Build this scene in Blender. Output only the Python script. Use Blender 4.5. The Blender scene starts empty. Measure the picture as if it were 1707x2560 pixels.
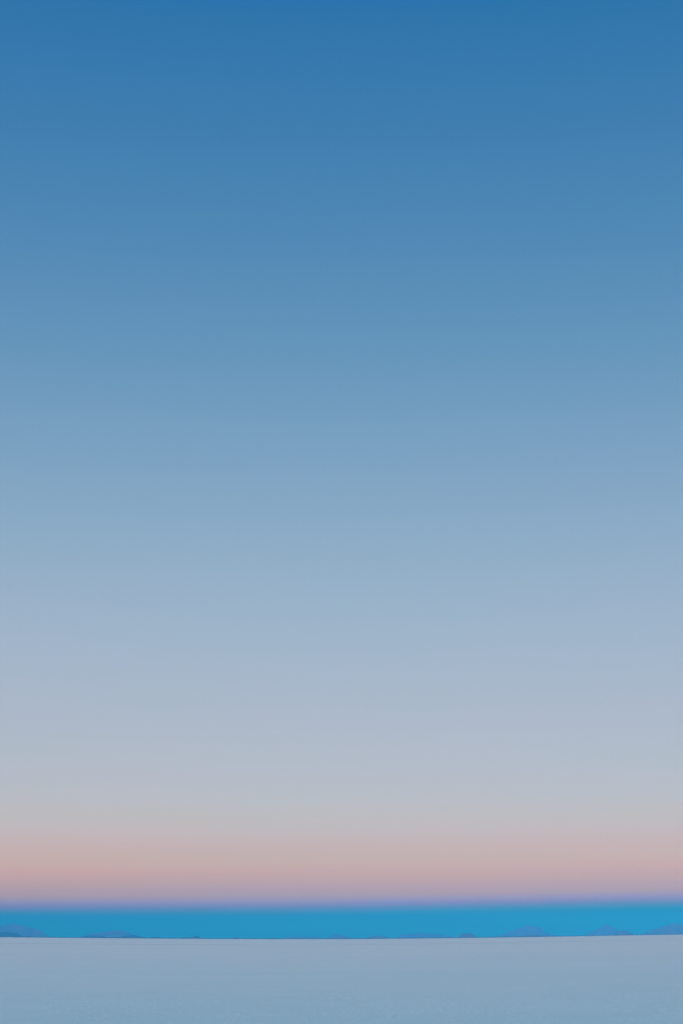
import bpy, bmesh, math, random
from mathutils import Vector, Matrix, noise

# ------------------------------------------------------------------ scene, camera, sky, sun, exposure
scene = bpy.context.scene
scene.view_settings.view_transform = 'Standard'
scene.view_settings.look = 'None'
scene.view_settings.exposure = 0.0
scene.view_settings.gamma = 1.0
scene.cycles.use_denoising = True
scene.cycles.volume_bounces = 0
COL = scene.collection

EYE = 1.6                                   # eye height over the salt
EARTH = 6.371e6                             # the salt flat follows the curve of the earth
F_PX, W_PX, H_PX = 3200.0, 1707.0, 2560.0   # the lens, in pixels of the photograph
PITCH = math.atan(1067.5 / F_PX) - 0.0007
ROLL = math.radians(0.235)

cam_data = bpy.data.cameras.new("camera")
cam = bpy.data.objects.new("camera", cam_data)
COL.objects.link(cam)
cam_data.sensor_fit = 'VERTICAL'
cam_data.sensor_height = 24.0
cam_data.lens = 24.0 * F_PX / H_PX
cam_data.clip_start = 0.1
cam_data.clip_end = 300000.0
CAM_M = (Matrix.Rotation(PITCH + math.pi / 2, 4, 'X') @ Matrix.Rotation(-ROLL, 4, 'Z'))
CAM_M.translation = (0, 0, EYE)
cam.matrix_world = CAM_M
scene.camera = cam


def bearing(px, py):
    """Sideways slope and rise slope (per metre straight ahead) of a line of sight."""
    d = CAM_M.to_3x3() @ Vector((px - W_PX / 2, H_PX / 2 - py, -F_PX))
    return d.x / d.y, d.z / math.hypot(d.x, d.y)


# elevation in degrees, linear colour of the sky opposite the sunset
SKY = [
    #SKYSTART
    (0.000, (0.0091, 0.4466, 0.1897)),
    (0.566, (0.0005, 0.4345, 0.0391)),
    (0.842, (0.0005, 0.3234, 0.0005)),
    (1.005, (0.1177, 0.3089, 0.0024)),
    (1.168, (0.3618, 0.2403, 0.0564)),
    (1.332, (0.6720, 0.2254, 0.1717)),
    (1.512, (0.8988, 0.3493, 0.2162)),
    (1.742, (1.0619, 0.4386, 0.0739)),
    (2.038, (1.0547, 0.4535, 0.1668)),
    (2.368, (1.0690, 0.4898, 0.1530)),
    (2.783, (1.0577, 0.5205, 0.2290)),
    (3.199, (0.9732, 0.5594, 0.2898)),
    (3.784, (0.8886, 0.5610, 0.3725)),
    (4.372, (0.8071, 0.5952, 0.4630)),
    (5.048, (0.7228, 0.6071, 0.4982)),
    (5.728, (0.6649, 0.6033, 0.5534)),
    (7.098, (0.5816, 0.5761, 0.5842)),
    (8.830, (0.5124, 0.5471, 0.5955)),
    (11.460, (0.4420, 0.5135, 0.6046)),
    (14.119, (0.3735, 0.4818, 0.6004)),
    (16.797, (0.3093, 0.4403, 0.5812)),
    (19.482, (0.2508, 0.3981, 0.5627)),
    (22.163, (0.2004, 0.3597, 0.5406)),
    (24.827, (0.1536, 0.3219, 0.5137)),
    (27.464, (0.1207, 0.2899, 0.4945)),
    (30.062, (0.0919, 0.2597, 0.4755)),
    (32.613, (0.0710, 0.2352, 0.4591)),
    (35.108, (0.0541, 0.2122, 0.4403)),
    (37.698, (0.0400, 0.1950, 0.4280)),
    (39.900, (0.0289, 0.1775, 0.4116)),
    (40.210, (0.0248, 0.1770, 0.4414)),
    (42.000, (0.0223, 0.1593, 0.3973)),
    #SKYEND
]
GLOW = 4.0
SIDE = 0.30
SUN_ROT = math.radians(200)       # behind the camera, a little to the left
SUN_EL = math.radians(5.0)

world = bpy.data.worlds.new("World")
scene.world = world
world.use_nodes = True
nt = world.node_tree
nt.nodes.clear()
N, L = nt.nodes, nt.links


def wmath(op, a, b=None, clamp=False):
    n = N.new('ShaderNodeMath')
    n.operation = op
    n.use_clamp = clamp
    for i, v in enumerate((a, b)):
        if v is None:
            continue
        if isinstance(v, (int, float)):
            n.inputs[i].default_value = v
        else:
            L.new(v, n.inputs[i])
    return n.outputs[0]


def wrange(v, lo, hi):
    n = N.new('ShaderNodeMapRange')
    n.interpolation_type = 'SMOOTHSTEP'
    n.inputs['From Min'].default_value = lo
    n.inputs['From Max'].default_value = hi
    L.new(v, n.inputs['Value'])
    return n.outputs['Result']


tc = N.new('ShaderNodeTexCoord')
sep = N.new('ShaderNodeSeparateXYZ')
L.new(tc.outputs['Generated'], sep.inputs[0])
elev = wmath('MULTIPLY', wmath('ARCSINE', sep.outputs['Z']), 180 / math.pi)
# the earth's shadow stands highest straight opposite the sun, off to the right
low = wmath('EXPONENT', wmath('MULTIPLY', elev, -1 / 4.5))
lift = wmath('MULTIPLY', wmath('MULTIPLY', wrange(sep.outputs['X'], -0.067, 0.301), low), 0.271)
# the sky is deepened a little towards the sides, levelling its bowed tones
side = wmath('MULTIPLY', wmath('POWER', wmath('ABSOLUTE', sep.outputs['X']), 2.0), SIDE)
elev2 = wmath('SUBTRACT', wmath('MULTIPLY', elev, wmath('ADD', side, 1.0)), lift)
pos = wmath('POWER', wmath('MULTIPLY', elev2, 1 / 42.0, True), 0.5)
ramp = N.new('ShaderNodeValToRGB')
ramp.color_ramp.interpolation = 'LINEAR'
els = ramp.color_ramp.elements
while len(els) > 1:
    els.remove(els[-1])
for i, (e, c) in enumerate(SKY):
    p = math.sqrt(min(max(e / 42.0, 0.0), 1.0))
    el = els[0] if i == 0 else els.new(p)
    el.position = p
    el.color = (*c, 1)
L.new(pos, ramp.inputs[0])
bg_anti = N.new('ShaderNodeBackground')
bg_anti.inputs['Strength'].default_value = 1.0
# the clear air is never quite even: faint broad drifts of tone
stretch = N.new('ShaderNodeVectorMath')
stretch.operation = 'MULTIPLY'
stretch.inputs[1].default_value = (2.6, 2.6, 11.0)
L.new(tc.outputs['Generated'], stretch.inputs[0])
drift = N.new('ShaderNodeTexNoise')
drift.inputs['Scale'].default_value = 1.0
drift.inputs['Detail'].default_value = 3.0
drift.inputs['Roughness'].default_value = 0.55
L.new(stretch.outputs[0], drift.inputs['Vector'])
dmix = N.new('ShaderNodeMix')
dmix.data_type = 'RGBA'
dmix.inputs[6].default_value = (0.984, 1.004, 0.996, 1)
dmix.inputs[7].default_value = (1.016, 0.996, 1.004, 1)
L.new(wrange(drift.outputs['Fac'], 0.3, 0.7), dmix.inputs[0])
air = N.new('ShaderNodeMix')
air.data_type = 'RGBA'
air.blend_type = 'MULTIPLY'
air.inputs[0].default_value = 1.0
L.new(ramp.outputs['Color'], air.inputs[6])
L.new(dmix.outputs[2], air.inputs[7])
L.new(air.outputs[2], bg_anti.inputs['Color'])

nish = N.new('ShaderNodeTexSky')
nish.sky_type = 'NISHITA'
nish.sun_disc = False
nish.sun_elevation = SUN_EL
nish.sun_rotation = SUN_ROT
nish.altitude = 3650
bg_sun = N.new('ShaderNodeBackground')
bg_sun.inputs['Strength'].default_value = 0.12
L.new(nish.outputs['Color'], bg_sun.inputs['Color'])
back = wrange(wmath('MULTIPLY', sep.outputs['Y'], -1.0), -0.15, 0.7)
mixs = N.new('ShaderNodeMixShader')
L.new(back, mixs.inputs[0])
L.new(bg_anti.outputs[0], mixs.inputs[1])
L.new(bg_sun.outputs[0], mixs.inputs[2])
# the twilight glow over the place where the sun is, behind the camera
glow_az = wrange(wmath('ADD', wmath('MULTIPLY', sep.outputs['Y'], -0.94), wmath('MULTIPLY', sep.outputs['X'], -0.34)), 0.0, 0.95)
glow_el = wmath('EXPONENT', wmath('MULTIPLY', wmath('MAXIMUM', elev, 0.0), -1 / 36.0))
bg_glow = N.new('ShaderNodeBackground')
bg_glow.inputs['Color'].default_value = (0.90, 0.86, 0.92, 1)
L.new(wmath('MULTIPLY', wmath('MULTIPLY', glow_az, glow_el), GLOW), bg_glow.inputs['Strength'])
adds = N.new('ShaderNodeAddShader')
L.new(mixs.outputs[0], adds.inputs[0])
L.new(bg_glow.outputs[0], adds.inputs[1])
wout = N.new('ShaderNodeOutputWorld')
L.new(adds.outputs[0], wout.inputs['Surface'])

sun_data = bpy.data.lights.new("sun", 'SUN')
sun_data.energy = 0.5
sun_data.angle = math.radians(25)
sun_data.color = (1.0, 0.72, 0.60)
sun = bpy.data.objects.new("sun", sun_data)
COL.objects.link(sun)
sd = Vector((math.sin(SUN_ROT) * math.cos(SUN_EL), math.cos(SUN_ROT) * math.cos(SUN_EL), math.sin(SUN_EL)))
sun.rotation_euler = sd.to_track_quat('Z', 'Y').to_euler()


# ------------------------------------------------------------------ helpers
def link(name, verts, faces, mat, smooth=True, **props):
    me = bpy.data.meshes.new(name)
    me.from_pydata(verts, [], faces)
    me.update()
    if smooth:
        me.polygons.foreach_set('use_smooth', [True] * len(me.polygons))
    me.materials.append(mat)
    o = bpy.data.objects.new(name, me)
    COL.objects.link(o)
    for k, v in props.items():
        o[k] = v
    return o


def material(name):
    m = bpy.data.materials.new(name)
    m.use_nodes = True
    return m, m.node_tree.nodes, m.node_tree.links, m.node_tree.nodes['Principled BSDF']


def smooth01(t):
    t = min(max(t, 0.0), 1.0)
    return t * t * (3 - 2 * t)


LENS_BOW = 0.00332          # sideways rise per metre of distance, imitating the lens's barrel bow


def ground_z(x, y):
    """The salt: the earth's curve, and a very wide basin whose rim rises a few metres to the sides."""
    r = math.hypot(x, y)
    if r < 1e-6:
        return 0.0
    t = 0.9 if y <= 0 else min((x / y / 0.253) ** 2, 1e6)
    t = 1.7 * t / (1.7 + t) * 1.25 if y > 0 else 1.7 * 1.25
    rr = 6500.0 * math.tanh(r / 6500.0) if r < 60000 else 6500.0
    return LENS_BOW * 0.93 * t * rr * (r / (r + 25.0)) - r * r / (2 * EARTH)


# ------------------------------------------------------------------ salt flat
m_salt, n, l, bsdf = material("salt_crust")
tcn = n.new('ShaderNodeTexCoord')


def tex_noise(scale, detail=4, rough=0.6, dist=0.0):
    t = n.new('ShaderNodeTexNoise')
    t.inputs['Scale'].default_value = scale
    t.inputs['Detail'].default_value = detail
    t.inputs['Roughness'].default_value = rough
    t.inputs['Distortion'].default_value = dist
    l.new(tcn.outputs['Object'], t.inputs['Vector'])
    return t.outputs['Fac']


def smath(op, a, b):
    q = n.new('ShaderNodeMath')
    q.operation = op
    for i, v in enumerate((a, b)):
        if isinstance(v, (int, float)):
            q.inputs[i].default_value = v
        else:
            l.new(v, q.inputs[i])
    return q.outputs[0]


patches = tex_noise(0.035, 4, 0.6, 0.4)      # uneven stretches of tone, tens of metres
blotch = tex_noise(0.45, 5, 0.65)            # a couple of metres
grain = tex_noise(5.0, 8, 0.8)              # crystals and crumbs
tone = smath('ADD', smath('MULTIPLY', patches, 0.18), smath('ADD', smath('MULTIPLY', blotch, 0.27), smath('MULTIPLY', grain, 0.55)))
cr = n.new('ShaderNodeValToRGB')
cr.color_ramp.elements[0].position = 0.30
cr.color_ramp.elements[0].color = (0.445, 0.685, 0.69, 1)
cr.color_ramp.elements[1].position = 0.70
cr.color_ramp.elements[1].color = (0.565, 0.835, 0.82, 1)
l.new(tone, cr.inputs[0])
cr2 = n.new('ShaderNodeValToRGB')            # lighter far tone: grazing-view brightening painted into the salt by distance
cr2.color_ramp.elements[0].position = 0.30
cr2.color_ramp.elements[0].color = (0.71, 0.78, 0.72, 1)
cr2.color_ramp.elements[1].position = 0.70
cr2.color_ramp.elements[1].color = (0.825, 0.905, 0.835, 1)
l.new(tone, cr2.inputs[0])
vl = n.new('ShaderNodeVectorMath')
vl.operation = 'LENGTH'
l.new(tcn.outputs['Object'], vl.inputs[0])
graze_lift = n.new('ShaderNodeMapRange')  # how far the painted grazing brightening has set in
graze_lift.inputs['From Min'].default_value = 2.75
graze_lift.inputs['From Max'].default_value = 5.0
l.new(smath('ADD', smath('LOGARITHM', vl.outputs['Value'], math.e), smath('MULTIPLY', smath('SUBTRACT', patches, 0.5), 0.9)), graze_lift.inputs['Value'])
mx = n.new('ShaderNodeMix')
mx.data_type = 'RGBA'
l.new(graze_lift.outputs['Result'], mx.inputs[0])
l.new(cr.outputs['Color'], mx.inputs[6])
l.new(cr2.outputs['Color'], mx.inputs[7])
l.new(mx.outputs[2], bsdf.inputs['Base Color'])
bsdf.inputs['Roughness'].default_value = 0.45
bsdf.inputs['Specular IOR Level'].default_value = 0.5
vor = n.new('ShaderNodeTexVoronoi')          # the raised rims of the salt polygons
vor.feature = 'DISTANCE_TO_EDGE'
vor.inputs['Scale'].default_value = 0.7
l.new(tcn.outputs['Object'], vor.inputs['Vector'])
rim = n.new('ShaderNodeMapRange')
rim.inputs['From Min'].default_value = 0.0
rim.inputs['From Max'].default_value = 0.07
rim.inputs['To Min'].default_value = 1.0
rim.inputs['To Max'].default_value = 0.0
l.new(vor.outputs['Distance'], rim.inputs['Value'])
hgt = smath('ADD', smath('MULTIPLY', rim.outputs['Result'], 0.5), smath('MULTIPLY', grain, 0.8))
bump = n.new('ShaderNodeBump')
bump.inputs['Strength'].default_value = 0.6
bump.inputs['Distance'].default_value = 0.02
l.new(hgt, bump.inputs['Height'])
l.new(bump.outputs['Normal'], bsdf.inputs['Normal'])

verts, faces = [(0, 0, 0)], []
NA = 480
radii = [1.0]
while radii[-1] < 45500:
    radii.append(radii[-1] * (1.07 if radii[-1] < 1500 else 1.04))
for r in radii:
    for k in range(NA):
        a = 2 * math.pi * k / NA
        x, y = r * math.sin(a), r * math.cos(a)
        verts.append((x, y, ground_z(x, y)))
for k in range(NA):
    faces.append((0, 1 + (k + 1) % NA, 1 + k))
for i in range(len(radii) - 1):
    b0, b1 = 1 + i * NA, 1 + (i + 1) * NA
    for k in range(NA):
        k2 = (k + 1) % NA
        faces.append((b0 + k, b0 + k2, b1 + k2, b1 + k))
GROUND_LOW = min(p[2] for p in verts)
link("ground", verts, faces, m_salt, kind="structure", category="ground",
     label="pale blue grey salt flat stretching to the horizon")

# crumbs of broken crust lying loose on the flat
random.seed(11)
verts, faces = [], []
for _ in range(26000):
    y = 9.0 * (110.0 / 9.0) ** (random.random() ** 0.8)
    x = random.uniform(-0.42, 0.42) * y + random.uniform(-2, 2)
    z = ground_z(x, y)
    w = random.uniform(0.004, 0.009) * (1.5 if random.random() < 0.06 else 1.0)
    h = w * random.uniform(0.35, 0.7)
    a0 = random.uniform(0, 6.28)
    b = len(verts)
    k = 5
    for i in range(k):
        a = a0 + 6.283 * i / k + random.uniform(-0.3, 0.3)
        q = w * random.uniform(0.8, 1.3)
        verts.append((x + q * math.cos(a), y + q * math.sin(a), z - 0.003))
    for i in range(k):
        a = a0 + 6.283 * i / k + random.uniform(-0.3, 0.3)
        q = w * random.uniform(0.35, 0.7)
        verts.append((x + q * math.cos(a), y + q * math.sin(a), z + h * random.uniform(0.75, 1.0)))
    for i in range(k):
        j = (i + 1) % k
        faces.append((b + i, b + j, b + k + j, b + k + i))
    faces.append(tuple(b + k + i for i in range(k)))
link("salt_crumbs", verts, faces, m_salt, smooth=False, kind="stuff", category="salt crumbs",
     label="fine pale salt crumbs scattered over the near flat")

# the faint line of a driven track across the flat
m_track, n, l, bsdf = material("driven_salt")
tcn = n.new('ShaderNodeTexCoord')
cr = n.new('ShaderNodeValToRGB')
cr.color_ramp.elements[0].position = 0.35
cr.color_ramp.elements[0].color = (0.65, 0.70, 0.67, 1)
cr.color_ramp.elements[1].position = 0.65
cr.color_ramp.elements[1].color = (0.73, 0.77, 0.73, 1)
l.new(tex_noise(0.12, 5, 0.65), cr.inputs[0])
l.new(cr.outputs['Color'], bsdf.inputs['Base Color'])
bsdf.inputs['Roughness'].default_value = 0.9
bsdf.inputs['Specular IOR Level'].default_value = 0.2
TRACK = EYE / (17 * math.cos(PITCH) ** 2 / F_PX)
verts, faces = [], []
rows = 5
xs = [-260 + 4 * i for i in range(131)]
for x in xs:
    yc = TRACK + 0.33 * x + 0.0004 * x * x + 5 * noise.noise(Vector((x * 0.02, 3.1, 0)))
    wd = 17 + 9 * noise.noise(Vector((x * 0.05, 9.4, 0)))
    for j in range(rows):
        y = yc + wd * (j / (rows - 1) - 0.5)
        verts.append((x, y, ground_z(x, y) + 0.02))
for i in range(len(xs) - 1):
    for j in range(rows - 1):
        a = i * rows + j
        faces.append((a, a + rows, a + rows + 1, a + 1))
link("track", verts, faces, m_track, kind="structure", category="track",
     label="faint darker line of a track crossing the salt below the horizon")


# ------------------------------------------------------------------ far land
def rock_material(name, dark, light, scale):
    global n, l, tcn
    m, n, l, b = material(name)
    tcn = n.new('ShaderNodeTexCoord')
    c = n.new('ShaderNodeValToRGB')
    c.color_ramp.elements[0].position = 0.35
    c.color_ramp.elements[0].color = (*dark, 1)
    c.color_ramp.elements[1].position = 0.65
    c.color_ramp.elements[1].color = (*light, 1)
    l.new(tex_noise(scale, 6, 0.6, 0.5), c.inputs[0])
    l.new(c.outputs['Color'], b.inputs['Base Color'])
    b.inputs['Roughness'].default_value = 0.95
    b.inputs['Specular IOR Level'].default_value = 0.1
    return m


m_far = rock_material("far_rock", (0.15, 0.11, 0.11), (0.27, 0.195, 0.185), 0.0012)
m_near = rock_material("dark_scrub", (0.05, 0.035, 0.035), (0.11, 0.075, 0.07), 0.002)
m_red = rock_material("red_rock", (0.18, 0.09, 0.08), (0.28, 0.14, 0.12), 0.003)


def hill(pts, dist, mat, label, seed, depth=None):
    """A ridge DIST metres away; PTS is its skyline in lines of sight, built as a rounded, gullied mass."""
    prof = []
    for px, py in pts:
        s, rise = bearing(px, py)
        r = dist * math.hypot(1, s)
        prof.append((s * dist, EYE + rise * r))
    x0, x1 = prof[0][0], prof[-1][0]
    depth = depth or max(0.45 * (x1 - x0), 900.0)
    nu = 140
    nv = 33

    def sky(x):
        for (xa, za), (xb, zb) in zip(prof, prof[1:]):
            if x <= xb:
                t = (x - xa) / (xb - xa)
                t = 0.5 * t + 0.5 * smooth01(t)
                return za + (zb - za) * t
        return prof[-1][1]
    verts, faces = [], []
    for i in range(nu + 1):
        x = x0 + (x1 - x0) * i / nu
        for j in range(nv):
            v = j / (nv - 1) * 2 - 1
            y = dist + v * depth * 0.5
            base = -(x * x + y * y) / (2 * EARTH) - 12
            top = sky(x)
            rough = noise.fractal(Vector((x / 420.0, seed * 5.1, 0.3)), 0.9, 2.1, 4)
            top = base + (top - base) * (1 + 0.10 * rough) + 4.0 * rough
            wob = 0.35 * noise.noise(Vector((x / depth * 3, seed * 7.3, 0)))
            d = abs(v - wob * (1 - v * v))
            sh = max(0.0, 1 - d) ** 1.15
            g = noise.fractal(Vector((x / depth * 6, y / depth * 6, seed * 3.7)), 1.0, 2.0, 5)
            k = sh * (1 + 0.30 * g * (1 - sh) * 1.6) + 0.02 * g * sh
            z = base + (top - base) * max(min(k, 1.03), 0.0)
            if i in (0, nu) or j in (0, nv - 1):
                z = max(base - 30, GROUND_LOW + 5)
            verts.append((x, y, z))
    for i in range(nu):
        for j in range(nv - 1):
            a = i * nv + j
            faces.append((a, a + nv, a + nv + 1, a + 1))
    cx, cy = 0.5 * (x0 + x1), dist
    verts = [(x - cx, y - cy, z) for x, y, z in verts]
    o = link("hill", verts, faces, mat, kind="structure", category="hill", label=label)
    o.location = (cx, cy, 0)
    return o


hill([(-90, 2347), (-60, 2330), (-25, 2319), (0, 2316), (16, 2314), (35, 2311), (54, 2311.5), (71, 2314), (87, 2317.5),
      (98, 2322.5), (109, 2330), (119, 2336), (129, 2340), (150, 2343), (170, 2348)], 40000, m_far,
     "tall hazy blue hill with a rounded top at the left edge of the horizon", 1)
hill([(-60, 2347), (-30, 2336), (0, 2333), (14, 2331), (30, 2330), (38, 2331.5), (46, 2336), (56, 2340), (90, 2341.5), (110, 2347)],
     29000, m_near, "low dark hill in front of the tall left hill", 2)
hill([(195, 2348), (210, 2341), (222, 2335), (237, 2331.5), (254, 2328), (272, 2325.5), (286, 2325), (302, 2325.2), (315, 2328.5),
      (327, 2333.5), (340, 2339), (352, 2342.5), (370, 2349)], 40000, m_far,
     "pale blue dome hill rising behind the dark foothills left of centre", 3)
hill([(190, 2349), (203, 2341), (215, 2339), (235, 2338.3), (255, 2339.5), (268, 2342.5), (280, 2348)], 30000, m_near,
     "dark low foothill at the left foot of the pale dome hill", 4)
hill([(280, 2350), (297, 2341.5), (312, 2338.5), (330, 2338), (345, 2340.5), (355, 2343), (375, 2350)], 30000, m_near,
     "dark low foothill at the right foot of the pale dome hill", 5)
hill([(368, 2350), (378, 2343.2), (392, 2342), (402, 2342.8), (412, 2350)], 30000, m_near,
     "tiny dark hump just right of the foothills of the dome hill", 6)
hill([(436, 2351), (446, 2344.5), (462, 2343.8), (482, 2343.6), (487, 2340.8), (495, 2341), (499, 2343.8), (510, 2351)], 30000, m_near,
     "long flat dark hump with a small knob on the horizon", 7)
hill([(568, 2351.5), (577, 2344.5), (585, 2342.5), (592, 2341.5), (596, 2343.5), (602, 2351)], 30000, m_near,
     "small pointed dark hump alone near the centre of the horizon", 8)
hill([(690, 2352), (712, 2342), (735, 2339.8), (770, 2339.6), (800, 2341), (825, 2352)], 42000, m_far,
     "long very low blue ridge at the centre of the horizon", 9)
hill([(810, 2351.5), (824, 2341), (834, 2337), (846, 2336), (858, 2338.5), (872, 2341), (885, 2351)], 36000, m_far,
     "low blue hump at the right end of the central ridge", 10)
hill([(905, 2351.5), (920, 2342), (935, 2339.2), (952, 2338.5), (965, 2340), (985, 2351)], 34000, m_far,
     "low blue hump between the central ridge and the long right ridge", 11)
hill([(985, 2350), (1002, 2337), (1020, 2334.5), (1050, 2333.2), (1080, 2333.5), (1105, 2336), (1130, 2339), (1150, 2349)], 42000, m_far,
     "long low blue ridge just left of the reddish peak", 12)
hill([(1136, 2350), (1145, 2341), (1154, 2336), (1160, 2333), (1164, 2332.6), (1171, 2335), (1180, 2334.5), (1186, 2339), (1197, 2349)],
     27000, m_red, "small sharp reddish hill standing dark against the blue band", 13)
hill([(1215, 2350), (1240, 2340.5), (1258, 2334), (1272, 2327.5), (1284, 2323), (1300, 2318.5), (1313, 2316), (1330, 2315), (1344, 2318),
      (1356, 2325), (1368, 2333), (1384, 2338), (1410, 2348)], 42000, m_far,
     "broad pale blue hill with a double shoulder right of the reddish peak", 14)
hill([(1300, 2349), (1316, 2338.2), (1330, 2336), (1342, 2336.8), (1352, 2339), (1366, 2348)], 30000, m_red,
     "tiny reddish mound at the foot of the broad right hill", 15)
hill([(1440, 2347), (1468, 2334), (1482, 2327), (1495, 2321), (1506, 2313.5), (1513, 2311.5), (1522, 2315), (1532, 2321), (1545, 2329),
      (1560, 2336), (1575, 2346)], 42000, m_far,
     "pale pointed blue hill second from the right edge", 16)
hill([(1528, 2347), (1542, 2330), (1552, 2325.5), (1560, 2325), (1568, 2328), (1580, 2334), (1592, 2346)], 30000, m_far,
     "darker blue knoll at the right foot of the pale pointed hill", 17)
hill([(1585, 2346), (1605, 2331.5), (1625, 2327), (1642, 2320.5), (1655, 2315.5), (1668, 2311), (1683, 2307.5), (1697, 2308.5), (1712, 2311),
      (1740, 2318), (1770, 2330), (1800, 2344)], 34000, m_far,
     "tall blue hill cut by the right edge of the photo", 18)

# the low dark far shore where the salt ends
verts, faces = [], []
NS, SV = 900, 7
for i in range(NS + 1):
    a = math.radians(-40 + 80 * i / NS)
    for j in range(SV):
        r = 20000 + 700 * j / (SV - 1)
        x, y = r * math.sin(a), r * math.cos(a)
        h = 10.0 + 5.0 * noise.noise(Vector((a * 30, 1.7, 0))) + 3.5 * noise.noise(Vector((a * 140, 5.2, 0)))
        bumpv = math.sin(math.pi * j / (SV - 1))
        horizon = ground_z(x * 4514 / r, y * 4514 / r)
        los = EYE + (horizon - EYE) * r / 4514        # height that just clears the crest of the salt
        verts.append((x, y, min(ground_z(x, y), los) - 3 + (max(h, 0.5) + max(los - ground_z(x, y), 0) + 3) * bumpv))
for i in range(NS):
    for j in range(SV - 1):
        a = i * SV + j
        faces.append((a, a + SV, a + SV + 1, a + 1))
link("shore", verts, faces, m_near, kind="structure", category="shore",
     label="thin dark strip of far shore where the salt flat ends")

# ------------------------------------------------------------------ the air
HAZE_TOP = 780.0
m_haze = bpy.data.materials.new("air")
m_haze.use_nodes = True
hn, hl = m_haze.node_tree.nodes, m_haze.node_tree.links
hn.clear()
pv = hn.new('ShaderNodeVolumePrincipled')
pv.inputs['Color'].default_value = (0.038, 0.405, 0.81, 1)
pv.inputs['Density'].default_value = 4.3e-5
pv.inputs['Anisotropy'].default_value = -0.5
ho = hn.new('ShaderNodeOutputMaterial')
hl.new(pv.outputs[0], ho.inputs['Volume'])
B, Z0 = 49000.0, GROUND_LOW - 1.0
v = [(sx * B, sy * B, z) for z in (Z0, HAZE_TOP) for sx, sy in ((-1, -1), (1, -1), (1, 1), (-1, 1))]
f = [(3, 2, 1, 0), (4, 5, 6, 7), (0, 1, 5, 4), (1, 2, 6, 5), (2, 3, 7, 6), (3, 0, 4, 7)]
link("haze", v, f, m_haze, smooth=False, kind="stuff", category="haze",
     label="blue haze of the evening air lying over the flat and the hills")
